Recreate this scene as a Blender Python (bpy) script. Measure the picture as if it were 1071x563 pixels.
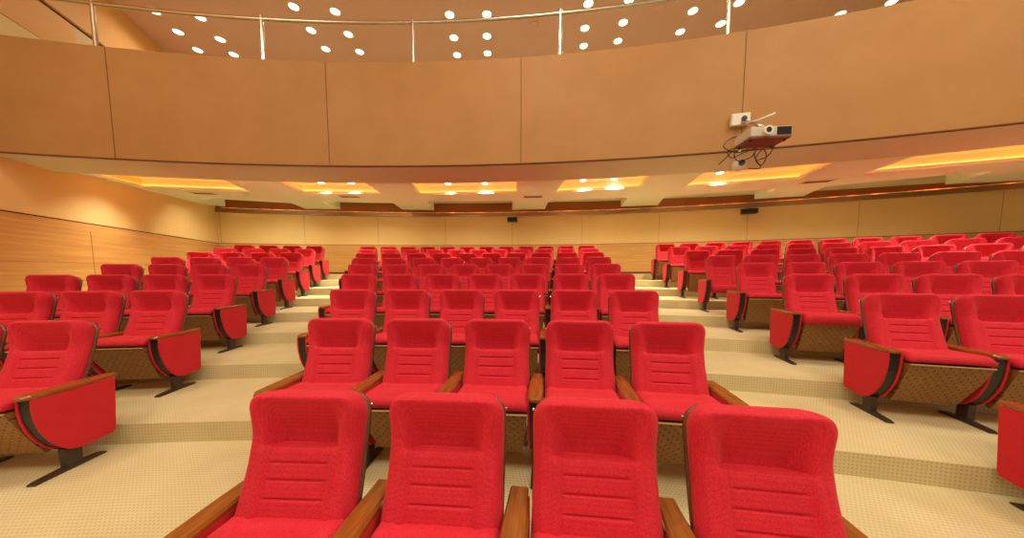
import bpy, bmesh, math
from math import sin, cos, pi, radians, sqrt, atan2, degrees
from mathutils import Vector
from mathutils.geometry import tessellate_polygon

for o in list(bpy.data.objects):
    bpy.data.objects.remove(o)
scene = bpy.context.scene
COL = scene.collection

# ------------------------------------------------------------------ camera
cam_d = bpy.data.cameras.new('camera')
cam = bpy.data.objects.new('camera', cam_d)
COL.objects.link(cam)
EYE = 1.456
cam.location = (0, 0, EYE)
cam.rotation_euler = (radians(90) - 0.07798, 0.0014, 0)
cam_d.sensor_fit = 'HORIZONTAL'
cam_d.sensor_width = 36
cam_d.lens = 322.43 / 1071 * 36
cam_d.shift_y = 28.23 / 1071
cam_d.clip_start = 0.05
scene.camera = cam

# ------------------------------------------------------------------ light, exposure
W = bpy.data.worlds.new('world')
scene.world = W
W.use_nodes = True
W.node_tree.nodes['Background'].inputs[0].default_value = (1.0, 0.93, 0.77, 1)
W.node_tree.nodes['Background'].inputs[1].default_value = 0.50
scene.view_settings.view_transform = 'Standard'
scene.view_settings.look = 'None'
scene.view_settings.exposure = 0.22
scene.view_settings.gamma = 1
scene.view_settings.use_curve_mapping = False

WARM = (1.0, 0.95, 0.76)
HALL = (1.0, 0.95, 0.78)
HALL_FILLS = [(-4.9, 1.4), (0.0, 2.4), (4.2, 1.6), (-3.0, -1.6), (0.6, -1.2), (4.2, -1.6), (8.2, 0.6)]
HALL_W = 76.0          # watts of each added, unseen fill panel in the hall ceiling
DOWN_W = 185.0           # downlights under the balcony
WASH_W = 95.0          # downlights in the rear pockets
UP_W = 30.0             # downlights over the balcony
COVE_E = 3.0            # emission of the trough strips

# ------------------------------------------------------------------ materials
def lin(c):
    return tuple(((v / 255) / 12.92 if v / 255 <= 0.04045 else ((v / 255 + 0.055) / 1.055) ** 2.4) for v in c) + (1,)

def mat(name, rgb, rough=0.6, metal=0.0, coat=0.0, spec=0.5, sheen=0.0):
    m = bpy.data.materials.new(name)
    m.use_nodes = True
    b = m.node_tree.nodes['Principled BSDF']
    b.inputs['Base Color'].default_value = lin(rgb)
    b.inputs['Roughness'].default_value = rough
    b.inputs['Metallic'].default_value = metal
    b.inputs['Coat Weight'].default_value = coat
    b.inputs['Specular IOR Level'].default_value = spec
    b.inputs['Sheen Weight'].default_value = sheen
    return m

def nodes(m):
    t = m.node_tree
    return t, t.nodes, t.links, t.nodes['Principled BSDF']

def N(t, kind, **kw):
    n = t.nodes.new(kind)
    for k, v in kw.items():
        setattr(n, k, v)
    return n

def math_node(t, op, a=None, b=None, c=None):
    n = t.nodes.new('ShaderNodeMath')
    n.operation = op
    for i, v in enumerate((a, b, c)):
        if v is None:
            continue
        if isinstance(v, (int, float)):
            n.inputs[i].default_value = v
        else:
            t.links.new(v, n.inputs[i])
    return n.outputs[0]

def ramp(t, fac, stops):
    r = t.nodes.new('ShaderNodeValToRGB')
    e = r.color_ramp.elements
    e[0].position, e[0].color = stops[0][0], lin(stops[0][1])
    e[1].position, e[1].color = stops[-1][0], lin(stops[-1][1])
    for p, c in stops[1:-1]:
        x = e.new(p)
        x.color = lin(c)
    t.links.new(fac, r.inputs[0])
    return r.outputs[0]

def noise(t, vec, scale, detail=3, rough=0.5):
    n = t.nodes.new('ShaderNodeTexNoise')
    n.inputs['Scale'].default_value = scale
    n.inputs['Detail'].default_value = detail
    n.inputs['Roughness'].default_value = rough
    if vec is not None:
        t.links.new(vec, n.inputs['Vector'])
    return n.outputs['Fac']

def bump(t, h, strength, dist):
    b = t.nodes.new('ShaderNodeBump')
    b.inputs['Strength'].default_value = strength
    b.inputs['Distance'].default_value = dist
    t.links.new(h, b.inputs['Height'])
    t.links.new(b.outputs[0], t.nodes['Principled BSDF'].inputs['Normal'])

def mapped(t, out, scale):
    mp = t.nodes.new('ShaderNodeMapping')
    mp.inputs['Scale'].default_value = scale
    t.links.new(out, mp.inputs[0])
    return mp.outputs[0]

# red woven seat fabric
def fabric(name, dark, mid, light):
    m = mat(name, mid, 0.85, sheen=0.25)
    t, n, l, b = nodes(m)
    b.inputs['Sheen Roughness'].default_value = 0.5
    b.inputs['Sheen Tint'].default_value = lin((255, 120, 110))
    tc = n.new('ShaderNodeTexCoord')
    sep = n.new('ShaderNodeSeparateXYZ')
    l.new(tc.outputs['Object'], sep.inputs[0])
    vo = n.new('ShaderNodeTexVoronoi'); vo.inputs['Scale'].default_value = 150; vo.inputs['Randomness'].default_value = 0.45
    l.new(tc.outputs['Object'], vo.inputs['Vector'])
    w = math_node(t, 'MULTIPLY_ADD', vo.outputs['Distance'], -0.9, 0.95)
    ns = noise(t, tc.outputs['Object'], 9, 4)
    f = math_node(t, 'MULTIPLY_ADD', math_node(t, 'SUBTRACT', ns, 0.5), 0.5, w)
    l.new(ramp(t, f, [(0.0, dark), (0.5, mid), (1.0, light)]), b.inputs['Base Color'])
    bump(t, w, 0.25, 0.002)
    return m

M = {}
M['fabric'] = fabric('red_fabric', (182, 14, 34), (206, 22, 46), (222, 56, 72))
M['panel'] = fabric('red_panel_fabric', (192, 16, 34), (204, 22, 40), (214, 38, 52))
M['stitch'] = mat('stitch_red', (150, 12, 22), 0.9)

def wood(name, a, c, rough=0.35, coat=0.3, scale=(3, 60, 60)):
    m = mat(name, a, rough, coat=coat)
    t, n, l, b = nodes(m)
    b.inputs['Coat Roughness'].default_value = 0.15
    tc = n.new('ShaderNodeTexCoord')
    v = mapped(t, tc.outputs['Object'], scale)
    f = noise(t, v, 1.0, 5, 0.6)
    l.new(ramp(t, f, [(0.3, a), (0.7, c)]), b.inputs['Base Color'])
    return m
M['arm_wood'] = wood('varnished_wood', (128, 68, 18), (164, 96, 34), 0.25, 0.6, (70, 6, 60))
M['shell'] = wood('shell_wood', (84, 50, 20), (110, 68, 30), 0.4, 0.3, (40, 40, 5))
M['black'] = mat('black_metal', (34, 34, 32), 0.42)
M['leg'] = mat('brown_leg_metal', (58, 42, 34), 0.45)
M['chrome'] = mat('chrome', (225, 215, 200), 0.18, 1.0)

# perforated board under the seats
m = mat('perforated_board', (150, 108, 52), 0.55)
t, n, l, b = nodes(m)
tc = n.new('ShaderNodeTexCoord')
sep = n.new('ShaderNodeSeparateXYZ')
l.new(tc.outputs['Object'], sep.inputs[0])
K = 2 * pi / 0.05
ax = math_node(t, 'MULTIPLY', sep.outputs[0], K)
az = math_node(t, 'MULTIPLY', sep.outputs[2], K)
d1 = math_node(t, 'COSINE', math_node(t, 'ADD', ax, az))
d2 = math_node(t, 'COSINE', math_node(t, 'SUBTRACT', ax, az))
dd = math_node(t, 'ADD', d1, d2)
hole = math_node(t, 'GREATER_THAN', dd, 1.62)
nz = noise(t, tc.outputs['Object'], 30, 3)
base = ramp(t, nz, [(0.3, (140, 96, 48)), (0.7, (160, 114, 62))])
mx = n.new('ShaderNodeMix'); mx.data_type = 'RGBA'
l.new(hole, mx.inputs[0]); l.new(base, mx.inputs[6]); mx.inputs[7].default_value = lin((52, 30, 12))
l.new(mx.outputs[2], b.inputs['Base Color'])
M['board'] = m
M['lip'] = mat('seat_lip_wood', (186, 146, 84), 0.4)

# carpet (uses the UV map, one unit = one metre along and across the treads)
m = mat('beige_carpet', (214, 182, 122), 0.95, spec=0.15)
t, n, l, b = nodes(m)
uv = n.new('ShaderNodeUVMap'); uv.uv_map = 'uv'
sep = n.new('ShaderNodeSeparateXYZ'); l.new(uv.outputs[0], sep.inputs[0])
K = 2 * pi / 0.024
cx_ = math_node(t, 'COSINE', math_node(t, 'MULTIPLY', sep.outputs[0], K))
cy_ = math_node(t, 'COSINE', math_node(t, 'MULTIPLY', sep.outputs[1], K))
s_ = math_node(t, 'ADD', cx_, cy_)
mr = n.new('ShaderNodeMapRange'); mr.inputs[1].default_value = 0.5; mr.inputs[2].default_value = 1.7
l.new(s_, mr.inputs[0])
nz = noise(t, uv.outputs[0], 1.6, 5)
base = ramp(t, nz, [(0.3, (208, 192, 142)), (0.7, (222, 208, 162))])
mx = n.new('ShaderNodeMix'); mx.data_type = 'RGBA'
f = math_node(t, 'MULTIPLY', mr.outputs[0], 0.5)
l.new(f, mx.inputs[0]); l.new(base, mx.inputs[6]); mx.inputs[7].default_value = lin((170, 128, 70))
l.new(mx.outputs[2], b.inputs['Base Color'])
bump(t, noise(t, uv.outputs[0], 260, 2), 0.3, 0.004)
M['carpet'] = m

def plaster(name, a, c, scale=1.2, rough=0.8):
    m = mat(name, a, rough, spec=0.25)
    t, n, l, b = nodes(m)
    tc = n.new('ShaderNodeTexCoord')
    l.new(ramp(t, noise(t, tc.outputs['Object'], scale, 4), [(0.3, a), (0.7, c)]), b.inputs['Base Color'])
    return m
M['ceiling'] = plaster('soffit_paint', (214, 226, 198), (218, 230, 204))
M['band'] = plaster('band_paint', (208, 210, 178), (212, 214, 184))
M['upper_ceiling'] = plaster('upper_ceiling_paint', (222, 168, 144), (226, 174, 150))
M['fascia'] = plaster('balcony_panel', (170, 123, 70), (177, 130, 77), 2.0, 0.55)
M['wallpanel'] = plaster('tan_wall_panel', (232, 198, 134), (238, 206, 143), 0.8, 0.5)
M['upperwall'] = plaster('upper_wall_panel', (226, 164, 92), (232, 172, 102), 0.8, 0.5)
M['palewall'] = plaster('pale_upper_wall_panel', (214, 178, 128), (222, 188, 140), 0.8, 0.5)
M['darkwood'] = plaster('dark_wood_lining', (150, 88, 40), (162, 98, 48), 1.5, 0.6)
M['groove'] = mat('dark_groove', (70, 34, 14), 0.7)
M['seam'] = mat('panel_seam', (168, 122, 70), 0.7)
M['recess'] = plaster('recess_paint', (246, 236, 218), (248, 240, 224))

m = mat('wood_wall', (200, 140, 70), 0.4, coat=0.15)
t, n, l, b = nodes(m)
tc = n.new('ShaderNodeTexCoord')
v = mapped(t, tc.outputs['Object'], (0.5, 0.5, 16))
f = noise(t, v, 1.6, 6, 0.6)
l.new(ramp(t, f, [(0.25, (192, 140, 72)), (0.5, (208, 156, 88)), (0.75, (222, 172, 106))]), b.inputs['Base Color'])
M['woodwall'] = m
M['fascia_seam'] = mat('balcony_panel_joint', (120, 76, 38), 0.7)
M['bronze'] = mat('bronze_strip', (168, 128, 100), 0.3, 0.7)
M['steel'] = mat('brushed_steel', (205, 195, 170), 0.25, 0.9)
M['white_plastic'] = mat('white_plastic', (225, 215, 195), 0.4)
M['grey_plastic'] = mat('grey_plastic', (188, 180, 160), 0.4)
M['dark_plastic'] = mat('dark_plastic', (30, 26, 24), 0.4)
M['maroon_plastic'] = mat('projector_underside', (110, 62, 44), 0.45)
M['glass'] = mat('lens_glass', (20, 18, 22), 0.05, coat=1.0)
M['vent'] = mat('vent_brown', (128, 88, 50), 0.6)

def emit(name, rgb, strength):
    m = bpy.data.materials.new(name)
    m.use_nodes = True
    b = m.node_tree.nodes['Principled BSDF']
    b.inputs['Base Color'].default_value = (0.8, 0.8, 0.8, 1)
    b.inputs['Emission Color'].default_value = lin(rgb)
    b.inputs['Emission Strength'].default_value = strength
    return m
M['lamp'] = emit('lamp_glow', (255, 240, 205), 5)
M['hall_lamp'] = emit('hall_lamp_glow', (255, 240, 215), 2)
M['cove'] = emit('cove_glow', (255, 176, 66), COVE_E)
M['rope'] = emit('rope_glow', (255, 130, 40), 1.6)  # orange reflection above the wall strip, put in as emission
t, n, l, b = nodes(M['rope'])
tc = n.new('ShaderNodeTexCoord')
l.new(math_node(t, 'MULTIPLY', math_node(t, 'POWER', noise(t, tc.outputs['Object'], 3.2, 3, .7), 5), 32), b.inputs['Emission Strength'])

# ------------------------------------------------------------------ mesh helpers
def link(name, bm, m, parent=None, smooth=False):
    me = bpy.data.meshes.new(name)
    bmesh.ops.recalc_face_normals(bm, faces=bm.faces)
    bm.to_mesh(me); bm.free()
    for mm in (m if isinstance(m, (list, tuple)) else [m]):
        me.materials.append(mm)
    if smooth:
        for p in me.polygons:
            p.use_smooth = True
    o = bpy.data.objects.new(name, me)
    COL.objects.link(o)
    if parent:
        o.parent = parent
    return o

def thing(name, label, cat, loc=(0, 0, 0), rz=0, group=None):
    o = bpy.data.objects.new(name, None)
    o.empty_display_size = 0.1
    COL.objects.link(o)
    o.location = loc; o.rotation_euler = (0, 0, rz)
    return tag(o, label, cat, group)

def tag(o, label, cat, group=None):
    o['label'] = label; o['category'] = cat
    if group:
        o['group'] = group
    return o

def struct(name, bm, m, parent=None, smooth=False):
    o = link(name, bm, m, parent, smooth)
    if not parent:
        o['kind'] = 'structure'
    return o

def box(bm, x0, x1, y0, y1, z0, z1, mi=0):
    v = [bm.verts.new(p) for p in ((x0, y0, z0), (x1, y0, z0), (x1, y1, z0), (x0, y1, z0), (x0, y0, z1), (x1, y0, z1), (x1, y1, z1), (x0, y1, z1))]
    fs = []
    for f in ((0, 1, 2, 3), (4, 5, 6, 7), (0, 1, 5, 4), (1, 2, 6, 5), (2, 3, 7, 6), (3, 0, 4, 7)):
        ff = bm.faces.new([v[i] for i in f]); ff.material_index = mi; fs.append(ff)
    return v

def bevel_all(bm, w, seg=2):
    bmesh.ops.bevel(bm, geom=list(bm.edges), offset=w, segments=seg, affect='EDGES', profile=0.5)

def prism(bm, prof, x0, x1, mi=0):
    """profile of (y, z) points pulled along x"""
    a = [bm.verts.new((x0, y, z)) for y, z in prof]
    b = [bm.verts.new((x1, y, z)) for y, z in prof]
    n = len(prof)
    fs = [bm.faces.new(a), bm.faces.new(b[::-1])]
    for i in range(n):
        fs.append(bm.faces.new((a[i], b[i], b[(i + 1) % n], a[(i + 1) % n])))
    for f in fs:
        f.material_index = mi
    return fs

def slab(bm, top, bot, mi=0):
    """solid between two matching rings of points"""
    a = [bm.verts.new(p) for p in top]; b = [bm.verts.new(p) for p in bot]
    n = len(a)
    bm.faces.new(a).material_index = mi; bm.faces.new(b[::-1]).material_index = mi
    for i in range(n):
        bm.faces.new((a[i], b[i], b[(i + 1) % n], a[(i + 1) % n])).material_index = mi

def tube(bm, pts, r, seg=10, closed_ends=True):
    pts = [Vector(p) for p in pts]
    rings = []
    for i, p in enumerate(pts):
        d = (pts[min(i + 1, len(pts) - 1)] - pts[max(i - 1, 0)]).normalized()
        u = d.cross(Vector((0, 0, 1)))
        if u.length < 1e-3:
            u = d.cross(Vector((1, 0, 0)))
        u.normalize(); w = d.cross(u)
        rings.append([bm.verts.new(p + u * (r * cos(2 * pi * k / seg)) + w * (r * sin(2 * pi * k / seg))) for k in range(seg)])
    for a, b in zip(rings, rings[1:]):
        for k in range(seg):
            bm.faces.new((a[k], a[(k + 1) % seg], b[(k + 1) % seg], b[k]))
    if closed_ends:
        bm.faces.new(rings[0]); bm.faces.new(rings[-1][::-1])

def disc_cyl(bm, c, r, h, seg=20, axis='z', mi=0, r2=None):
    r2 = r if r2 is None else r2
    def P(k, rr, t):
        a, b_ = rr * cos(2 * pi * k / seg), rr * sin(2 * pi * k / seg)
        if axis == 'z': return (c[0] + a, c[1] + b_, c[2] + t)
        if axis == 'y': return (c[0] + a, c[1] + t, c[2] + b_)
        return (c[0] + t, c[1] + a, c[2] + b_)
    a = [bm.verts.new(P(k, r, 0)) for k in range(seg)]
    b = [bm.verts.new(P(k, r2, h)) for k in range(seg)]
    bm.faces.new(a).material_index = mi; bm.faces.new(b[::-1]).material_index = mi
    for k in range(seg):
        bm.faces.new((a[k], a[(k + 1) % seg], b[(k + 1) % seg], b[k])).material_index = mi

# ------------------------------------------------------------------ hall layout
RA, RB, DEP, RIS = 16.21404, 0.68328, 1.0018, 0.15438
ACX, ACY, YAW, OC = 3.45844, -1.63873, 0.132782, 3.68543
GAP_L, GAP_R, GL1, GR1, NOSE, PITCH = 1.5109, 1.54887, -0.08044, -0.006865, 1.0003, 0.58

def arc(k, s, r=0.0):
    """point on the curve of row k, s metres along it, r metres behind it; and the turn of a seat there"""
    R = RA + k * RB
    a = (s + OC) / R
    X = (R + r) * sin(a) - ACX
    Y = k * DEP - R + (R + r) * cos(a) - ACY
    c, n_ = cos(YAW), sin(YAW)
    return X * c - Y * n_, X * n_ + Y * c, YAW - a

CX, CY = -2.05, -17.5        # centre of the balcony and back wall curves
R_FRONT, R_BAND, R_WALL = 22.62, 23.56, 28.25
def pol(R, deg, z=0.0):
    a = radians(deg)
    return (CX + R * sin(a), CY + R * cos(a), z)
def wall_left_x(y):
    return -5.894 - 0.342 * y
def wall_right_x(y):
    return 10.6 + 0.25 * y
def soffit_z(y):
    return 3.22 + 0.055 * (y - 5.2)

# ---- floor: curved treads and risers under one carpet
def clip_range(fn, lo=-60, hi=60):
    """parameters where fn(s) crosses the side walls"""
    def bis(a, b, g):
        for _ in range(50):
            m_ = (a + b) / 2
            if g(m_): a = m_
            else: b = m_
        return (a + b) / 2
    s0 = 0.0
    inl = lambda s: fn(s)[0] > wall_left_x(fn(s)[1]) - 0.02
    inr = lambda s: fn(s)[0] < wall_right_x(fn(s)[1]) + 0.02
    return bis(s0, -16, inl), bis(s0, 16, inr)

def build_floor():
    bm = bmesh.new(); uvl = bm.loops.layers.uv.new('uv')
    NS = 72
    lines = []
    for k in range(1, 10):
        fn = lambda s, k=k: arc(k, s, -NOSE)
        a, b = clip_range(fn)
        lines.append([(fn(a + (b - a) * i / NS)[0], fn(a + (b - a) * i / NS)[1], a + (b - a) * i / NS) for i in range(NS + 1)])
    # front edge of the flat floor and the line under the back wall
    a, b = lines[0][0][2], lines[0][-1][2]
    front = [(wall_left_x(-6) + (wall_right_x(-6) - wall_left_x(-6)) * i / NS, -6, a + (b - a) * i / NS) for i in range(NS + 1)]
    back = []
    fnb = lambda d: pol(R_WALL + 0.02, d)[:2]
    def bis(a, b, g):
        for _ in range(50):
            m_ = (a + b) / 2
            if g(m_): a = m_
            else: b = m_
        return a
    dl = bis(0, -30, lambda d: fnb(d)[0] > wall_left_x(fnb(d)[1])); dr = bis(0, 50, lambda d: fnb(d)[0] < wall_right_x(fnb(d)[1]))
    a, b = lines[-1][0][2], lines[-1][-1][2]
    for i in range(NS + 1):
        p = fnb(dl + (dr - dl) * i / NS)
        back.append((p[0], p[1], a + (b - a) * i / NS))
    seq = [front] + lines + [back]
    voff = 0
    def quad(p0, p1, p2, p3, uvs, fs):
        f = bm.faces.new([bm.verts.new(p) for p in (p0, p1, p2, p3)])
        for lp, u in zip(f.loops, uvs):
            lp[uvl].uv = u
    for k in range(10):
        z = k * RIS
        A, B = seq[k], seq[k + 1]
        for i in range(NS):
            dA = sqrt((A[i][0] - B[i][0]) ** 2 + (A[i][1] - B[i][1]) ** 2)
            quad((A[i][0], A[i][1], z), (A[i + 1][0], A[i + 1][1], z), (B[i + 1][0], B[i + 1][1], z), (B[i][0], B[i][1], z),
                 ((A[i][2], -dA), (A[i + 1][2], -dA), (B[i + 1][2], 0), (B[i][2], 0)), None)
            if k < 9:
                # rounded nosing: a small chamfer then the riser
                z1 = z + RIS
                quad((B[i][0], B[i][1], z), (B[i + 1][0], B[i + 1][1], z), (B[i + 1][0], B[i + 1][1], z1), (B[i][0], B[i][1], z1),
                     ((B[i][2], 0), (B[i + 1][2], 0), (B[i + 1][2], RIS), (B[i][2], RIS)), None)
    bmesh.ops.remove_doubles(bm, verts=bm.verts, dist=0.0005)
    o = struct('floor', bm, M['carpet'])
    return o, dl, dr
floor, DL, DR = build_floor()

# ---- back wall (wood below, tan panels above)
def curved_sheet(R, d0, d1, z0, z1, th, m, name, step=1.5, parent=None, mi=0):
    bm = bmesh.new()
    n_ = max(2, int((d1 - d0) / step))
    cols = []
    for i in range(n_ + 1):
        d = d0 + (d1 - d0) * i / n_
        cols.append([bm.verts.new(pol(R, d, z0)), bm.verts.new(pol(R, d, z1)), bm.verts.new(pol(R + th, d, z1)), bm.verts.new(pol(R + th, d, z0))])
    for a, b in zip(cols, cols[1:]):
        for j in range(4):
            bm.faces.new((a[j], b[j], b[(j + 1) % 4], a[(j + 1) % 4]))
    bm.faces.new(cols[0]); bm.faces.new(cols[-1][::-1])
    return struct(name, bm, m, parent)

curved_sheet(R_WALL - 0.03, DL - .3, DR + .3, 9 * RIS - 0.05, 2.365, 0.2, M['woodwall'], 'wall_back')
curved_sheet(R_WALL, DL - .3, DR + .3, 2.38, 7.1, 0.17, M['wallpanel'], 'wall_back_upper')
curved_sheet(R_WALL - 0.005, DL - .3, DR + .3, 2.365, 2.38, 0.1, M['groove'], 'trim_1')
curved_sheet(R_WALL - 0.035, DL, DR, 9 * RIS, 9 * RIS + .07, 0.01, M['shell'], 'baseboard_back')
curved_sheet(R_WALL - 0.034, DL, DR, 1.93, 1.936, 0.01, M['seam'], 'trim_2')
ti = 3
for d in (-14.6, -9.81, -5.08, -0.49, 4.19, 8.91, 13.77, 18.63, 23.62, 28.5):
    curved_sheet(R_WALL - 0.004, d - .008, d + .008, 2.38, 3.33, 0.01, M['seam'], 'trim_%d' % ti, 1); ti += 1
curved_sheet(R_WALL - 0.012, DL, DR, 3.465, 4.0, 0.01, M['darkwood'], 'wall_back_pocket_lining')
# bronze strip at the top of the panels; glowing tube imitates a reflection on the wall
curved_sheet(R_WALL - 0.06, DL, DR, 3.335, 3.465, 0.06, M['bronze'], 'trim_%d' % ti); ti += 1
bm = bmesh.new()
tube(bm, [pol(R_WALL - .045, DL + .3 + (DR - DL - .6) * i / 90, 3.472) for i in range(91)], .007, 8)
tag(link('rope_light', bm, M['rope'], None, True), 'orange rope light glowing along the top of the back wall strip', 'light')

# ---- side walls
def wall_strip(side, y0, y1, z0, z1, off, th, m, name, parent=None):
    """straight wall sheet; off pushes it into the room"""
    f = wall_left_x if side < 0 else wall_right_x
    p0 = Vector((f(y0), y0, 0)); p1 = Vector((f(y1), y1, 0))
    d = (p1 - p0).normalized(); nrm = Vector((d.y, -d.x, 0)) * (1 if side < 0 else -1)
    bm = bmesh.new()
    q = [p0 + nrm * off, p1 + nrm * off, p1 + nrm * (off - th), p0 + nrm * (off - th)]
    slab(bm, [(p.x, p.y, z1) for p in q], [(p.x, p.y, z0) for p in q])
    return struct(name, bm, m, parent)
YL = 10.3
wall_strip(-1, -6, YL, -0.1, 2.35, 0.03, 0.2, M['woodwall'], 'wall_left')
wall_strip(-1, -6, YL, 2.35, 2.375, -0.015, 0.1, M['groove'], 'trim_%d' % ti); ti += 1
wall_strip(-1, -6, YL, 2.375, 5.29, 0, 0.17, M['wallpanel'], 'wall_left_upper')
wall_strip(-1, -6, 5.95, 5.29, 5.9, 0, 0.17, M['upperwall'], 'wall_left_balcony')
wall_strip(-1, 5.95, YL, 5.29, 5.9, 0, 0.17, M['palewall'], 'wall_left_balcony_rear')
wall_strip(-1, -6, YL, 5.9, 5.95, -0.03, 0.1, M['groove'], 'trim_%d' % ti); ti += 1
wall_strip(-1, -6, YL, 5.95, 7.1, 0.03, 0.2, M['upperwall'], 'wall_left_top')
wall_strip(-1, -6, YL, 5.284, 5.292, 0.004, 0.02, M['seam'], 'trim_%d' % ti); ti += 1
wall_strip(-1, -6, YL, 1.627, 1.634, 0.034, 0.02, M['seam'], 'trim_%d' % ti); ti += 1
for y in (1.9, 5.81, 9.7):
    wall_strip(-1, y - .004, y + .004, 0, 2.35 if y < 5 or y > 6 else 2.22, 0.034, 0.02, M['seam'], 'trim_%d' % ti); ti += 1
YR = 9.0
wall_strip(1, -6, YR, -0.1, 2.35, 0.03, 0.2, M['woodwall'], 'wall_right')
wall_strip(1, -6, YR, 2.35, 7.1, 0, 0.17, M['wallpanel'], 'wall_right_upper')

# ---- soffit under the balcony with its light troughs
TROUGHS = [
    [(-7.74, 5.78), (-5.63, 6.10), (-6.15, 7.42), (-8.16, 7.0)],
    [(-4.74, 6.24), (-5.02, 7.61), (-3.17, 7.69), (-3.01, 6.33)],
    [(-2.07, 6.30), (-2.28, 7.84), (0.11, 7.58), (0.09, 6.2)],
    [(1.05, 6.14), (1.05, 7.59), (2.82, 7.01), (2.58, 5.84)],
    [(3.47, 5.66), (3.81, 7.0), (5.69, 6.28), (5.2, 5.12)],
    [(6.12, 4.86), (6.51, 5.86), (8.14, 5.06), (7.5, 4.0)],
]
# notches cut into the rear edge: near-left, far-left, near-right, far-right
NOTCH = [((-8.15, 8.2), (-8.75, 9.6), (-6.32, 9.02), (-6.65, 10.13)),
         ((-5.25, 8.7), (-5.56, 10.2), (-3.41, 9.0), (-3.6, 10.3)),
         ((-2.34, 8.75), (-2.59, 10.47), (0.03, 8.66), (0.01, 10.42)),
         ((1.02, 8.73), (1.07, 10.22), (3.04, 8.21), (3.36, 9.7)),
         ((3.92, 8.07), (4.4, 9.5), (6.0, 7.16), (6.51, 8.46)),
         ((6.85, 6.92), (7.45, 8.04), (8.62, 5.65), (9.28, 6.77))]
def soffit_outline():
    out = []
    d0, d1 = -17.0, 27.6
    front = []
    for i in range(31):
        d = -16.2 + (27.6 + 16.2) * i / 30
        front.append(pol(R_BAND - .15, d)[:2])
    out += front
    # right end, then back along the rear edge with notches
    out.append((11.0, 5.0)); out.append((11.3, 6.0))
    rear = []
    for nl, fl, nr, fr in reversed(NOTCH):
        rear += [fr, nr, nl, fl]
    out += rear
    out.append((wall_left_x(9.3), 9.3))
    out.append((wall_left_x(7.2), 7.2))
    return out

def inset_poly(poly, dist):
    """push a convex polygon outwards by dist"""
    c = Vector((sum(p[0] for p in poly) / len(poly), sum(p[1] for p in poly) / len(poly)))
    res = []
    n_ = len(poly)
    for i in range(n_):
        p0, p1, p2 = Vector(poly[i - 1]), Vector(poly[i]), Vector(poly[(i + 1) % n_])
        def outn(a, b):
            d = (b - a).normalized(); q = Vector((d.y, -d.x))
            return q if q.dot((a + b) / 2 - c) > 0 else -q
        n1, n2 = outn(p0, p1), outn(p1, p2)
        bis = (n1 + n2); bis /= max(0.3, bis.dot(n1))
        res.append(tuple(p1 + bis * dist))
    return res

LIP, VOID, TOP = 0.06, 0.13, 0.22
def build_soffit():
    bm = bmesh.new()
    outline = soffit_outline()
    loops = [[Vector((x, y, 0)) for x, y in outline]] + [[Vector((x, y, 0)) for x, y in tr] for tr in TROUGHS]
    tris = tessellate_polygon(loops)
    flat = [p for lp in loops for p in lp]
    vs = [bm.verts.new((p.x, p.y, soffit_z(p.y))) for p in flat]
    for tr in tris:
        try:
            bm.faces.new([vs[i] for i in tr])
        except ValueError:
            pass
    # rear edge and notch sides go up
    k = 0
    base = len(outline)
    top = [bm.verts.new((x, y, soffit_z(y) + 0.24)) for x, y in outline]
    for i in range(base):
        j = (i + 1) % base
        bm.faces.new((vs[i], vs[j], top[j], top[i]))
    # trough lips and voids
    off = base
    for tr in TROUGHS:
        ring = vs[off:off + 4]; off += 4
        l1 = [bm.verts.new((x, y, soffit_z(y) + LIP)) for x, y in tr]
        out = inset_poly(tr, VOID)
        l2 = [bm.verts.new((x, y, soffit_z(y) + LIP)) for x, y in out]
        l3 = [bm.verts.new((x, y, soffit_z(y) + TOP)) for x, y in out]
        for i in range(4):
            j = (i + 1) % 4
            for A, B in ((ring, l1), (l1, l2), (l2, l3)):
                f = bm.faces.new((A[i], A[j], B[j], B[i])); f.material_index = 1
        f = bm.faces.new(l3); f.material_index = 1
    me = bpy.data.meshes.new('ceiling')
    bm.normal_update(); bm.to_mesh(me); bm.free()
    me.materials.append(M['ceiling']); me.materials.append(M['recess'])
    o = bpy.data.objects.new('ceiling', me); COL.objects.link(o); o['kind'] = 'structure'
build_soffit()
# balcony slab above the notches (ceiling of the rear pockets)
bm = bmesh.new()
ring = [pol(R_BAND, -17 + 45 * i / 20)[:2] for i in range(21)] + [pol(R_WALL + .1, 30 - 46.5 * i / 20)[:2] for i in range(21)]
slab(bm, [(x, y, 4.3) for x, y in ring], [(x, y, soffit_z(y) + 0.26) for x, y in ring])
struct('ceiling_balcony_slab', bm, M['band'])
# front band, a little lower than the soffit
bm = bmesh.new()
ra = [pol(R_FRONT + .06, -16.5 + 45 * i / 40)[:2] for i in range(41)]
rb = [pol(R_BAND, 28.5 - 45 * i / 40)[:2] for i in range(41)]
va = [[bm.verts.new((x, y, z)) for x, y in ra] for z in (3.155, 3.5)]
vb = [[bm.verts.new((x, y, z)) for x, y in rb[::-1]] for z in (3.155, 3.5)]
for i in range(40):
    bm.faces.new((va[0][i], va[0][i + 1], vb[0][i + 1], vb[0][i]))
    bm.faces.new((vb[0][i], vb[0][i + 1], vb[1][i + 1], vb[1][i]))
    bm.faces.new((va[1][i], va[1][i + 1], vb[1][i + 1], vb[1][i]))
    bm.faces.new((va[0][i], va[0][i + 1], va[1][i + 1], va[1][i]))
struct('ceiling_front_band', bm, M['band'])
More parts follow.
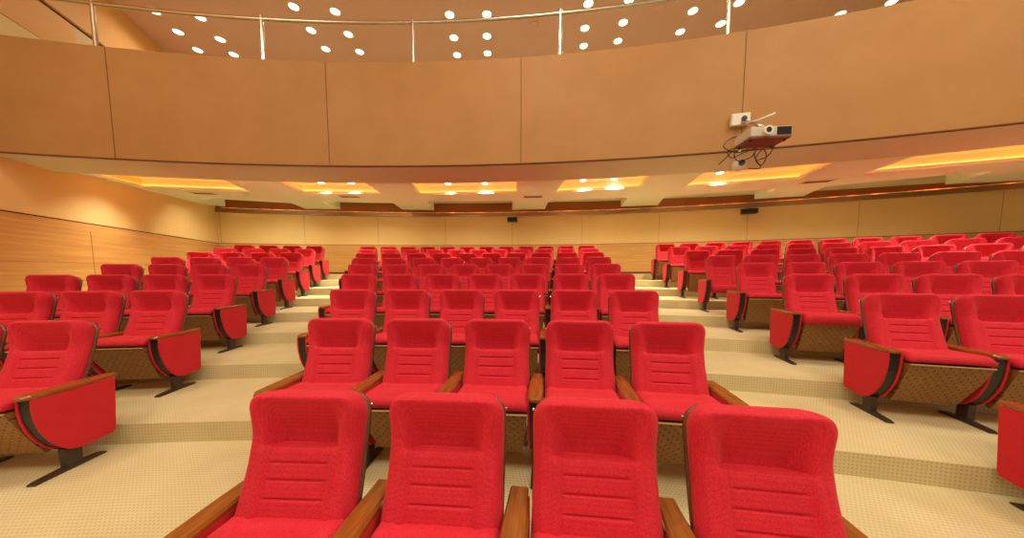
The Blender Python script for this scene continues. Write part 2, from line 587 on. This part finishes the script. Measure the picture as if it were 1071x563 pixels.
# balcony front
DA, DB = -16.4, 28.4
curved_sheet(R_FRONT, DA, DB, 3.17, 4.75, 0.16, M['fascia'], 'wall_balcony_front')
curved_sheet(R_FRONT - .004, DA, DB, 3.161, 3.17, 0.06, M['fascia_seam'], 'trim_%d' % ti); ti += 1
for d in (-9.94, -2.22, 5.57, 13.48, 21.3):
    curved_sheet(R_FRONT - .004, d - .014, d + .014, 3.17, 4.745, 0.01, M['fascia_seam'], 'trim_%d' % ti, 1); ti += 1

# cove strips inside the troughs: they lie on the ledge behind the lip
for i, tr in enumerate(TROUGHS):
    place = ['leftmost trough by the left wall', 'second trough from the left, with two downlights', 'third trough from the left, in the middle',
             'fourth trough from the left', 'fifth trough from the left, behind the projector', 'rightmost trough'][i]
    bm = bmesh.new()
    inner = inset_poly(tr, 0.07); outer = inset_poly(tr, 0.10)
    z = lambda y, a: soffit_z(y) + LIP + a
    for k in range(4):
        j = (k + 1) % 4
        q = [inner[k], inner[j], outer[j], outer[k]]
        slab(bm, [(x, y, z(y, .022)) for x, y in q], [(x, y, z(y, .004)) for x, y in q])
    tag(link('cove_light_strip', bm, M['cove']), 'warm yellow cove light strip hidden in the %s' % place, 'light', 'cove lights in the soffit troughs')
for i, (nl, fl, nr, fr) in enumerate(NOTCH):
    if i == 0:
        continue
    a, b = Vector(nl), Vector(nr)
    d = (b - a).normalized(); u = Vector((-d.y, d.x))
    q = [a + d * .1 + u * .02, b - d * .1 + u * .02, b - d * .1 + u * .05, a + d * .1 + u * .05]
    bm = bmesh.new()
    slab(bm, [(p.x, p.y, soffit_z(p.y) + .15) for p in q], [(p.x, p.y, soffit_z(p.y) + .13) for p in q])
    tag(link('pocket_light_strip', bm, M['cove']), 'warm light strip in the %s rear ceiling pocket from the left, near the back wall' % ('', 'second', 'third', 'fourth', 'fifth', 'sixth')[i], 'light', 'light strips in the rear ceiling pockets')

def downlight(x, y, z, label, group, w, r=0.055, cone=150):
    root = thing('downlight', label, 'light', (x, y, z), 0, group)
    bm = bmesh.new()
    seg = 24
    prof = [(r * 1.45, 0.0), (r * 1.45, -0.008), (r * 1.1, -0.012), (r * 1.0, -0.002), (r, 0.0)]
    rings = [[bm.verts.new((a * cos(2 * pi * k / seg), a * sin(2 * pi * k / seg), b)) for k in range(seg)] for a, b in prof]
    for A, B in zip(rings, rings[1:]):
        for k in range(seg):
            bm.faces.new((A[k], A[(k + 1) % seg], B[(k + 1) % seg], B[k]))
    link('trim_ring', bm, M['white_plastic'], root, True)
    bm = bmesh.new(); disc_cyl(bm, (0, 0, -0.012), r * 1.02, 0.01, seg)
    link('lamp_lens', bm, M['lamp'], root)
    ld = bpy.data.lights.new('lamp', 'SPOT')
    ld.energy = w; ld.color = WARM; ld.spot_size = radians(cone); ld.spot_blend = 0.9; ld.shadow_soft_size = r
    lo = bpy.data.objects.new('lamp', ld); COL.objects.link(lo); lo.parent = root; lo.location = (0, 0, -0.03)
    return root

names = ['left one of the pair near the front edge of the leftmost trough', 'right one of the pair near the front edge of the leftmost trough',  # outermost trough lamps are added out of view to brighten the sides
         'left one of the pair in the rightmost trough', 'right one of the pair in the rightmost trough', 'left one of the pair in the second trough from left', 'right one of the pair in the second trough from left',
         'left one of the pair in the middle trough', 'right one of the pair in the middle trough',
         'left one of the pair in the fourth trough', 'right one of the pair in the fourth trough',
         'in the fifth trough, beside the hanging camera']
for (x, y), nm in zip([(-7.2, 6.15), (-6.3, 6.3), (6.9, 4.85), (7.4, 4.5), (-4.49, 7.28), (-3.8, 7.32), (-1.53, 7.4), (-0.64, 7.37), (1.63, 7.08), (2.3, 6.97), (4.34, 6.45)], names):
    y += .16
    downlight(x, y, soffit_z(y) + TOP, 'downlight, ' + nm, 'downlights under the balcony', DOWN_W, 0.07, 118)
# lamps in the rear pockets that wash the back wall
for i, (nl, fl, nr, fr) in enumerate(NOTCH):
    for q, t_ in ((0, .25), (1, .75)):
        x = nl[0] + (nr[0] - nl[0]) * t_; y = nl[1] + (nr[1] - nl[1]) * t_ + .22
        downlight(x, y, soffit_z(y) + .262, 'downlight tucked in the %s rear ceiling pocket from the left, %s lamp' % (['first', 'second', 'third', 'fourth', 'fifth', 'sixth'][i], ['left', 'right'][q]), 'downlights in the rear ceiling pockets', WASH_W * (.95 if i == 0 else 1.6 if i > 3 else 1), 0.05)
# vents
for (x, y), nm, a in (((-7.37, 7.54), 'beside the leftmost light trough', .18), ((-4.12, 8.0), 'behind the second light trough', .05), ((0.54, 8.03), 'between the middle and fourth troughs', -.05), ((6.21, 6.43), 'right of the trough behind the projector', -.3)):
    root = thing('ceiling_vent', 'small brown air vent in the soffit ' + nm, 'vent', (x, y, soffit_z(y) - .004), a, 'air vents in the soffit')
    root.rotation_euler = (0.055, 0, a)
    bm = bmesh.new()
    for q in ((-.26, .26, -.14, -.11), (-.26, .26, .11, .14), (-.26, -.23, -.11, .11), (.23, .26, -.11, .11)):
        box(bm, q[0], q[1], q[2], q[3], -.012, .002)
    link('frame', bm, M['ceiling'], root)
    bm = bmesh.new()
    for k in range(7):
        y0 = -.10 + k * .03
        slab(bm, [(-.23, y0, 0), (.23, y0, 0), (.23, y0 + .006, 0), (-.23, y0 + .006, 0)], [(-.23, y0 + .016, -.012), (.23, y0 + .016, -.012), (.23, y0 + .022, -.012), (-.23, y0 + .022, -.012)])
    link('louvre', bm, M['vent'], root)
    bm = bmesh.new(); box(bm, -.235, .235, -.115, .115, 0.0005, .002)
    link('duct_opening', bm, M['groove'], root)

# ---- upper hall ceiling, added unseen fill panels over the front, balcony lights
ZU = 6.97
bm = bmesh.new()
q = [(wall_left_x(-6), -6), (wall_right_x(-6), -6), (wall_right_x(9), 9)] + [pol(R_WALL + .1, 30 - 46.5 * i / 12)[:2] for i in range(13)] + [(wall_left_x(10.2), 10.2)]
slab(bm, [(x, y, ZU + .12) for x, y in q], [(x, y, ZU) for x, y in q])
struct('ceiling_hall', bm, M['upper_ceiling'])
UP = [(-7.55, 6.96), (-6.75, 7.13), (-7.66, 7.53), (-6.91, 7.76), (-7.8, 8.11), (-7.05, 8.27), (-4.53, 6.86), (-3.74, 6.98), (-4.58, 7.49), (-3.79, 7.61), (-4.6, 8.08), (-3.81, 8.18), (-1.33, 7.07), (-0.53, 7.06), (-1.36, 7.72), (-0.58, 7.67), (-1.39, 8.3), (-0.61, 8.24), (1.58, 6.8), (2.39, 6.71), (1.66, 7.44), (2.47, 7.28), (1.76, 7.99), (2.54, 7.83), (3.84, 6.98), (4.67, 6.78), (3.88, 7.55), (4.66, 7.32), (7.05, 7.07), (7.79, 6.77)]
GRP = ['leftmost cluster by the side wall'] * 6 + ['second cluster from the left'] * 6 + ['middle cluster, above the fascia centre'] * 6 + ['fourth cluster from the left'] * 6 + ['fifth cluster, beside rightmost railing post'] * 4 + ['right end, just above the fascia edge'] * 2
POS6 = ['left lamp of the front pair', 'right lamp of the front pair', 'left lamp of the middle pair', 'right lamp of the middle pair', 'left lamp of the rear pair', 'right lamp of the rear pair']
for i, (x, y) in enumerate(UP):
    if i < 24: nm = POS6[i % 6]
    elif i < 28: nm = ['left lamp of the front pair', 'right lamp of the front pair', 'left lamp of the rear pair', 'right lamp of the rear pair'][i - 24]
    else: nm = ['left lamp', 'right lamp'][i - 28]
    downlight(x, y, ZU, 'ceiling downlight, %s, %s' % (nm, GRP[i]), 'downlights over the balcony', UP_W, 0.085)
for (x, y), nm in (((-2.47, 7.33), 'between the second and middle lamp clusters'), ((0.51, 7.34), 'between the middle and fourth lamp clusters'), ((3.07, 6.87), 'right of the fourth lamp cluster')):
    bm = bmesh.new(); disc_cyl(bm, (0, 0, 0), .10, -.02, 24); disc_cyl(bm, (0, 0, -.02), .075, -.015, 24, r2=.05)
    o = link('ceiling_speaker', bm, M['upper_ceiling']); o.location = (x, y, ZU)
    tag(o, 'small round brownish ceiling fitting %s' % nm, 'ceiling fitting', 'round ceiling fittings over the balcony')
for i, (x, y) in enumerate(HALL_FILLS):
    root = thing('hall_light_panel', 'large warm light panel in the hall ceiling above the front seats', 'light', (x, y, ZU), 0, 'hall ceiling light panels')
    bm = bmesh.new()
    for q in ((-.75, .75, -.75, -.68), (-.75, .75, .68, .75), (-.75, -.68, -.68, .68), (.68, .75, -.68, .68)):
        box(bm, q[0], q[1], q[2], q[3], -.05, 0)
    link('frame', bm, M['white_plastic'], root)
    bm = bmesh.new(); box(bm, -.68, .68, -.68, .68, -.02, 0)
    link('diffuser', bm, M['hall_lamp'], root)
    ld = bpy.data.lights.new('panel_light', 'AREA'); ld.shape = 'SQUARE'; ld.size = 1.3; ld.energy = HALL_W; ld.color = HALL
    lo = bpy.data.objects.new('panel_light', ld); COL.objects.link(lo); lo.parent = root; lo.location = (0, 0, -.06)

# ---- balcony railing
rail = thing('balcony_railing', 'brushed steel railing with thin posts along the balcony edge', 'railing', pol(R_FRONT + .07, 5, 4.75))
RO = Vector(rail.location)
bm = bmesh.new()
tube(bm, [Vector(pol(R_FRONT + .07, -15.9 + 44 * i / 60, 5.38)) - RO for i in range(61)], 0.028, 12)
link('handrail', bm, M['steel'], rail, True)
for d in (-15.9, -10.36, -4.66, 1.24, 7.08, 12.97, 18.8, 24.6):
    bm = bmesh.new()
    p = Vector(pol(R_FRONT + .07, d, 4.74)) - RO
    tube(bm, [p, p + Vector((0, 0, .69))], 0.028, 12)
    post = link('post', bm, M['steel'], rail, False)
    bm = bmesh.new()
    disc_cyl(bm, (p.x, p.y, p.z + .01), .05, .012, 20)
    link('base_flange', bm, M['steel'], post)

# ---- black wall speakers
def speaker(deg, z, w, nm):
    p = pol(R_WALL - .01, deg, z)
    root = thing('wall_speaker', nm, 'speaker', p, -radians(deg), 'small black speakers on the back wall')
    bm = bmesh.new()
    prof = [(-.02, .075), (-.16, .06), (-.17, -.06), (-.06, -.085), (-.02, -.085)]
    prism(bm, prof, -w / 2, w / 2); bevel_all(bm, .006, 2)
    link('cabinet', bm, M['dark_plastic'], root)
    bm = bmesh.new(); prism(bm, [(-.166, .05), (-.172, .05), (-.182, -.05), (-.175, -.05)], -w / 2 + .02, w / 2 - .02)
    link('grille', bm, M['black'], root)
    bm = bmesh.new(); box(bm, -.03, .03, -.03, .01, -.05, .05)
    link('bracket', bm, M['black'], root)
speaker(4.21, 3.225, .33, 'small black speaker on the back wall behind the centre block')
speaker(18.62, 3.225, .40, 'small black speaker on the back wall above the right block')

# ---- projector on the balcony front
root = thing('projector', 'grey ceiling projector on a bracket arm off the balcony front', 'projector', (3.06, 3.86, 3.06), -.10)
root.scale = (.92, .92, 1.0)
bm = bmesh.new(); box(bm, -.19, .31, -.02, .34, .02, .135); bevel_all(bm, .012, 2)
body = link('body', bm, M['grey_plastic'], root)
bm = bmesh.new(); box(bm, -.185, .305, -.015, .335, .0, .022)
link('underside', bm, M['maroon_plastic'], root)
bm = bmesh.new()
for k in range(9):
    box(bm, .135 + k * .018, .145 + k * .018, -.03, -.018, .035, .12)
box(bm, .125, .30, -.022, -.019, .03, .125)
link('vent_grille', bm, M['dark_plastic'], root)
bm = bmesh.new(); disc_cyl(bm, (0, -.02, .078), .052, -.045, 28, 'y')
ring = link('lens_ring', bm, M['white_plastic'], root)
bm = bmesh.new(); disc_cyl(bm, (0, -.06, .078), .033, -.008, 28, 'y')
link('lens', bm, M['glass'], ring)
for q in ((-.15, .05), (.27, .05), (.27, .29), (-.15, .29)):
    bm = bmesh.new(); disc_cyl(bm, (q[0], q[1], 0), .015, -.018, 12)
    link('foot', bm, M['dark_plastic'], root)
bm = bmesh.new(); box(bm, -.03, .21, .08, .24, .135, .15)
link('mount_plate', bm, M['white_plastic'], root)
bk = thing('projector_bracket', 'white wall bracket with angled arm holding the projector', 'bracket', (3.20, 4.50, 3.50), -.24)
bm = bmesh.new(); box(bm, -.13, .10, -.07, .0, -.02, .14); bevel_all(bm, .008, 1)
link('wall_plate', bm, M['white_plastic'], bk)
bm = bmesh.new(); disc_cyl(bm, (.02, -.07, .06), .035, -.012, 16, 'y')
link('cable_socket', bm, M['dark_plastic'], bk)
bm = bmesh.new(); tube(bm, [(0, -.06, .02), (.04, -.3, -.10), (.06, -.50, -.255)], .02, 10)
link('arm', bm, M['steel'], bk, True)
bm = bmesh.new(); tube(bm, [(.0, -.2, -.06), (.06, -.36, -.10), (.22, -.42, -.06)], .014, 8)
link('strut', bm, M['white_plastic'], bk, True)
bm = bmesh.new(); disc_cyl(bm, (.06, -.50, -.29), .03, .06, 16)
link('swivel', bm, M['steel'], bk)

# little camera hung below with a tangle of cables
cm = thing('dome_camera', 'small white round camera hanging under the projector', 'camera', (3.06, 4.28, 2.89), -.45)
bm = bmesh.new(); bmesh.ops.create_uvsphere(bm, u_segments=24, v_segments=16, radius=.085)
link('housing', bm, M['white_plastic'], cm, True)
bm = bmesh.new(); disc_cyl(bm, (.015, -.068, 0), .038, -.03, 20, 'y'); lo = link('lens', bm, M['glass'], cm)
bm = bmesh.new(); tube(bm, [(0, 0, .07), (0, .01, .22), (0, .2, .29)], .018, 10)
link('stem', bm, M['white_plastic'], cm, True)
def cable(pts, label):
    P = [Vector(p) for p in pts]
    P = [P[0] * 2 - P[1]] + P + [P[-1] * 2 - P[-2]]
    out = []
    for i in range(1, len(P) - 2):
        for q in range(8):
            u = q / 8
            out.append(.5 * ((2 * P[i]) + (P[i + 1] - P[i - 1]) * u + (2 * P[i - 1] - 5 * P[i] + 4 * P[i + 1] - P[i + 2]) * u * u + (3 * P[i] - P[i - 1] - 3 * P[i + 1] + P[i + 2]) * u ** 3))
    out.append(P[-2])
    bm = bmesh.new(); tube(bm, out, .006, 6)
    o = link('cable', bm, M['dark_plastic'], None, True)
    tag(o, label, 'cable', 'black cables under the projector')
cable([(3.25, 4.15, 3.10), (2.95, 4.2, 3.22), (2.82, 4.25, 3.12), (2.98, 4.2, 3.02), (3.16, 4.2, 3.12), (3.04, 4.22, 3.24)], 'black cable looped in rings above the small camera')
cable([(3.0, 4.2, 3.14), (2.88, 4.22, 3.0), (2.80, 4.3, 2.9)], 'black cable hanging down left of the small camera')
cable([(3.2, 4.12, 3.12), (3.2, 4.2, 2.98), (3.32, 4.24, 2.84), (3.16, 4.24, 2.83)], 'black cable looping down right of the small camera')
cable([(3.1, 4.16, 3.1), (2.9, 4.14, 3.0), (2.96, 4.16, 2.9), (3.14, 4.16, 2.96), (3.2, 4.15, 3.1)], 'black cable looped in front of the small camera stem')
cable([(3.3, 4.14, 3.1), (3.22, 4.2, 2.95), (3.3, 4.2, 2.86), (3.36, 4.2, 2.98), (3.28, 4.18, 3.1)], 'black cable hanging in a narrow loop right of the camera')
cable([(2.98, 4.2, 3.1), (2.86, 4.22, 3.04), (2.92, 4.22, 2.96), (3.06, 4.2, 3.02), (3.26, 4.16, 3.09)], 'black cable coiled left of the small camera stem')
cable([(3.42, 4.15, 3.10), (3.38, 4.2, 2.98), (3.26, 4.25, 2.93)], 'black cable from the projector rear to the camera')

# ------------------------------------------------------------------ the auditorium chair
def sstep(a, b, x):
    t_ = max(0, min(1, (x - a) / (b - a))); return t_ * t_ * (3 - 2 * t_)

SP0, SP1 = Vector((0, -.205, .40)), Vector((0, -.015, .955))
def spine(v):
    p = SP0.lerp(SP1, v)
    p.y += -.018 * sin(pi * v) * 0 + .02 * sin(pi * v)
    return p
SN = Vector((0, -(SP1 - SP0).z, (SP1 - SP0).y)).normalized()   # towards the sitter

def back_mesh():
    """padded backrest: rounded outline, side bolsters, hollow head zone, four stitched grooves"""
    bm = bmesh.new()
    NU = 52
    Wd = .232
    rc = .085
    H = (SP1 - SP0).length
    rings = []
    tips = [0.0]
    G4 = (.622, .52, .415, .305)
    while tips[-1] < 1:
        v_ = tips[-1]
        near = min(abs(v_ - g) for g in G4)
        tips.append(min(1, v_ + (.0035 if near < .03 else (.008 if v_ > .9 else .02))))
    for v in tips:
        s = (1 - v) * H                      # distance from the top
        hw = Wd - .005 * math.exp(-((v - .52) / .2) ** 2) + .004 * (1 - v)
        if s < rc:
            hw -= rc - sqrt(max(0, rc * rc - (rc - s) ** 2))
        T = .085
        er = .035
        kk = 1.0
        if s < er:
            kk = sqrt(max(0.0, 1 - ((er - s) / er) ** 2))
        ring = []
        for side in (0, 1):
            for j in range(NU + 1) if side == 0 else range(NU - 1, 0, -1):
                u = -1 + 2 * j / NU
                # rounded edge in section
                e = max(0, (abs(u) - .84) / .16)
                rr = sqrt(max(0, 1 - e * e))
                half = T / 2 * (.25 + .75 * rr) * max(kk, .12)
                d = half if side == 0 else -half * .8
                if side == 0:
                    au = abs(u)
                    # bolsters
                    d += .020 * sstep(.50, .66, au) * (1 - sstep(.82, 1, au)) * kk * (1 - .8 * sstep(.72, .95, v))
                    # head hollow above the crease
                    inner = .47 + .20 * sstep(.60, .95, v)
                    cav = (1 - sstep(inner - .06, inner + .24, au))
                    head = sstep(.620, .632, v) * max(0, min(1, (.96 - v) / .325))
                    d -= .056 * cav * head
                    d += .050 * sstep(.66, .97, v) * kk
                    # lumbar pad
                    lum = sstep(.05, .30, v) * (1 - sstep(.60, .632, v))
                    d += .012 * lum * (1 - sstep(.55, .75, au))
                    for g in G4:
                        ww = .52
                        d -= .0085 * math.exp(-((v - g) / .0075) ** 2) * (1 - sstep(ww - .06, ww + .02, au))
                    # vertical seam between pad and bolster
                    d -= .004 * math.exp(-((au - inner - .08) / .022) ** 2)
                p = spine(v) + SN * d
                ring.append(bm.verts.new((u * hw, p.y, p.z)))
        rings.append(ring)
    n_ = len(rings[0])
    for a, b in zip(rings, rings[1:]):
        for j in range(n_):
            bm.faces.new((a[j], a[(j + 1) % n_], b[(j + 1) % n_], b[j]))
    bm.faces.new(rings[0]); bm.faces.new(rings[-1][::-1])
    return bm

def shell_mesh():
    bm = bmesh.new()
    NV, NU = 22, 14
    H = (SP1 - SP0).length
    rings = []
    for i in range(NV + 1):
        v = -.10 + (.985 + .10) * i / NV
        s = (1 - v) * H
        hw = .234; rc = .085
        if s < rc:
            hw -= rc - sqrt(max(0, rc * rc - (rc - s) ** 2))
        ring = []
        for side in (0, 1):
            for j in range(NU + 1) if side == 0 else range(NU, -1, -1):
                u = -1 + 2 * j / NU
                d = -.036 + .022 * abs(u) ** 4 - (0 if side == 0 else .016)
                p = spine(max(v, 0)) + (SP1 - SP0) * min(v, 0) + SN * d
                ring.append(bm.verts.new((u * hw, p.y, p.z)))
        rings.append(ring)
    n_ = len(rings[0])
    for a, b in zip(rings, rings[1:]):
        for j in range(n_):
            bm.faces.new((a[j], a[(j + 1) % n_], b[(j + 1) % n_], b[j]))
    bm.faces.new(rings[0]); bm.faces.new(rings[-1][::-1])
    return bm

def seat_mesh(front_h=.028, dz=0.0, y_front=-.50):
    """cushion with a soft crown and rolled front edge"""
    bm = bmesh.new()
    NX, NY = 20, 20
    x0, y0, y1 = .232, y_front, -.13
    top, bot = {}, {}
    for i in range(NX + 1):
        for j in range(NY + 1):
            u = -1 + 2 * i / NX; w = j / NY
            eu = max(0, (abs(u) - .86) / .14); ef = max(0, (.12 - w) / .12)
            rnd = sqrt(max(0, 1 - min(1, eu) ** 2)) * sqrt(max(0, 1 - ef ** 2))
            z = .515 + .03 * rnd + .006 * (1 - u * u) * sin(pi * min(1, w * 1.1)) - .02 * w
            z += .008 * sstep(.55, .75, abs(u)) * (1 - ef)
            yy = y0 + (y1 - y0) * w
            top[i, j] = bm.verts.new((u * x0, yy, z + dz))
            bot[i, j] = bm.verts.new((u * (x0 - .004), yy + .004 * (1 - w), .515 - front_h * (1 - .0 * w) + dz))
    for i in range(NX):
        for j in range(NY):
            bm.faces.new((top[i, j], top[i + 1, j], top[i + 1, j + 1], top[i, j + 1]))
            bm.faces.new((bot[i, j], bot[i, j + 1], bot[i + 1, j + 1], bot[i + 1, j]))
    for i in range(NX):
        bm.faces.new((top[i, 0], bot[i, 0], bot[i + 1, 0], top[i + 1, 0]))
        bm.faces.new((top[i, NY], top[i + 1, NY], bot[i + 1, NY], bot[i, NY]))
    for j in range(NY):
        bm.faces.new((top[0, j], top[0, j + 1], bot[0, j + 1], bot[0, j]))
        bm.faces.new((top[NX, j], bot[NX, j], bot[NX, j + 1], top[NX, j + 1]))
    return bm

def pan_mesh():
    bm = bmesh.new()
    prof = [(-.492, .468), (-.488, .452), (-.440, .345), (-.380, .235), (-.322, .140), (-.308, .128), (-.290, .134), (-.23, .25), (-.16, .39), (-.14, .468)]
    rings = []
    for (y, z) in prof:
        w = .222 - .028 * sstep(.47, .13, z) if False else .222 - .03 * (1 - sstep(.13, .40, z))
        rings.append((y, z, w))
    L = [bm.verts.new((-w, y, z)) for y, z, w in rings]; R_ = [bm.verts.new((w, y, z)) for y, z, w in rings]
    n_ = len(prof)
    bm.faces.new(L); bm.faces.new(R_[::-1])
    for i in range(n_):
        j = (i + 1) % n_
        bm.faces.new((L[i], L[j], R_[j], R_[i]))
    return bm

# outline of the arm unit seen from the side
ARM = [(-.03, .535), (-.035, .50), (-.055, .16), (-.075, .135), (-.20, .128), (-.27, .130), (-.32, .150), (-.365, .19), (-.405, .25), (-.435, .32), (-.455, .40), (-.462, .47), (-.462, .535)]
def shrink(prof, d):
    cy_, cz_ = -.25, .36
    out = []
    for y, z in prof:
        out.append((y + (d if y < cy_ else -d), min(z + (d if z < cz_ else 0), .535)))
    return out

def arm_unit(parent, sx, labelled=None):
    """black frame with armrest, two red side panels; separate leg with foot, at x = sx"""
    X = sx * .29
    bm = bmesh.new(); prism(bm, shrink(ARM, .007), X - .033, X + .033)
    fr = link('arm_frame', bm, M['black'], parent)
    for s in (-1, 1):
        bm = bmesh.new()
        xa = X + s * .032; xb = X + s * .045
        prism(bm, ARM, min(xa, xb), max(xa, xb)); bevel_all(bm, .003, 1)
        link('side_panel', bm, M['panel'], fr)
    # armrest: tapered, rounded front
    bm = bmesh.new()
    ny = 16
    rings = []
    for i in range(ny + 1):
        t_ = i / ny
        y = -.485 + .47 * t_
        hw = .040 + .006 * sstep(.0, .25, t_) - .008 * sstep(.6, 1, t_)
        e = 0 if t_ > .07 else 1 - sqrt(max(0, 1 - ((.07 - t_) / .07) ** 2))
        hw *= 1 - .45 * e
        zt = .565 - .004 * t_ - .008 * e; zb = .534 + .006 * e
        ring = []
        for (a, b_) in ((-1, .0), (-.93, .75), (-.6, 1), (.6, 1), (.93, .75), (1, .0), (.8, -.0)):
            pass
        for a, b_ in ((-1, .15), (-1, .7), (-.82, 1), (.82, 1), (1, .7), (1, .15), (.85, 0), (-.85, 0)):
            ring.append(bm.verts.new((X + a * hw, y, zb + (zt - zb) * b_)))
        rings.append(ring)
    for a, b_ in zip(rings, rings[1:]):
        for j in range(8):
            bm.faces.new((a[j], a[(j + 1) % 8], b_[(j + 1) % 8], b_[j]))
    bm.faces.new(rings[0]); bm.faces.new(rings[-1][::-1])
    link('armrest', bm, M['arm_wood'], fr)
    bm = bmesh.new()
    lg = [(-.325, .15), (-.32, .018), (-.235, .018), (-.235, .15)]
    prism(bm, lg, X - .022, X + .022); bevel_all(bm, .004, 1)
    leg = link('leg', bm, M['leg'], parent)
    bm = bmesh.new()
    prism(bm, [(-.475, 0), (-.475, .010), (-.45, .016), (-.32, .024), (-.235, .024), (-.13, .016), (-.105, .010), (-.105, 0)], X - .024, X + .024)
    bevel_all(bm, .003, 1)
    link('foot', bm, M['leg'], leg)

def make_chair(both=0, seat=None, pan=True):
    root = thing('auditorium_chair', '', 'chair')
    bk = link('backrest', back_mesh(), M['fabric'], root, True)
    sh = link('back_shell', shell_mesh(), M['shell'], root, True)
    for s in (-1, 1):
        bm = bmesh.new()
        c = spine(.90) + SN * -.03
        disc_cyl(bm, (s * .230, c.y, c.z), .007, s * .007, 12, 'x')
        link('fixing_cap', bm, M['chrome'], sh)
    st = link('seat', seat or seat_mesh(), M['fabric'], root, True)
    if pan:
        pn = link('seat_board', pan_mesh(), M['board'], root)
        bm = bmesh.new(); box(bm, -.228, .228, -.502, -.488, .462, .472); bevel_all(bm, .003, 1)
        link('front_lip', bm, M['lip'], pn)
    for s in ((-1,), (1,), (-1, 1), ())[both]:
        arm_unit(root, s)
    return root

def dup(root):
    r = root.copy(); COL.objects.link(r)
    for ch in list(root.children):
        c = ch.copy(); COL.objects.link(c); c.parent = r
        for g in ch.children:
            d = g.copy(); COL.objects.link(d); d.parent = c
    return r

P_LEFT = make_chair(0)       # carries the arm on its left
P_BOTH = make_chair(2)       # last chair of a row: arms on both sides
P_TALL = make_chair(0, seat_mesh(.085, 0.012, -.515))
P_LOW = make_chair(0, seat_mesh(.10, -.085, -.47), pan=False)
used = set()
ORD = ['front', 'second', 'third', 'fourth', 'fifth', 'sixth', 'seventh', 'eighth', 'ninth', 'tenth', 'eleventh', 'twelfth', 'thirteenth']
def rowname(k):
    return {8: 'rearmost row', 0: 'front row'}.get(k, '%s row from the back' % ORD[8 - k])
def place(proto, k, s, label, group):
    o = proto if proto.name not in used else dup(proto)
    used.add(proto.name)
    x, y, rz = arc(k, s)
    o.location = (x, y, k * RIS); o.rotation_euler = (0, 0, rz)
    o['label'] = label; o['category'] = 'chair'; o['group'] = group

# centre block: 4 chairs in front, one more in each row behind
for k in range(9):
    n_ = 4 + k
    for j in range(n_):
        s = (j - (n_ - 1) / 2) * PITCH
        if j == 0: w = 'at the left aisle'
        elif j == n_ - 1: w = 'at the right aisle'
        elif j < n_ / 2: w = '%s from the left aisle' % ORD[j]
        else: w = '%s from the right aisle' % ORD[n_ - 1 - j]
        place(P_BOTH if j == n_ - 1 else P_LEFT, k, s, 'red chair, centre block, %s, %s' % (rowname(k), w), 'red chairs in the centre block')
# right block
NR_ = {0: 0, 1: 1, 2: 2, 3: 4, 4: 6, 5: 8, 6: 9, 7: 10, 8: 12}
for k in range(9):
    for j in range(NR_[k]):
        s = (4 + k) * PITCH / 2 + GAP_R + GR1 * k + (j + .5) * PITCH
        w = 'at the aisle' if j == 0 else '%s from the aisle' % ORD[j]
        pr = P_BOTH if j == NR_[k] - 1 else P_LEFT
        if j == 0 and k == 3: pr = P_TALL; w += ', thick seat edge'
        if j == 0 and k == 5: pr = P_LOW; w += ', seat sunk low'
        place(pr, k, s, 'red chair, right block, %s, %s' % (rowname(k), w), 'red chairs in the right block')
# left block: four chairs a row between the side wall walkway and the aisle
NL_ = {1: 2, 2: 4, 3: 4, 4: 4, 5: 4, 6: 4, 7: 4, 8: 4}
for k in NL_:
    for j in range(NL_[k]):
        s = -((4 + k) * PITCH / 2 + GAP_L + GL1 * k + (j + .5) * PITCH)
        w = 'at the aisle' if j == 0 else '%s from the aisle' % ORD[j]
        place(P_BOTH if j == 0 else P_LEFT, k, s, 'red chair, left block, %s, %s' % (rowname(k), w), 'red chairs in the left block')
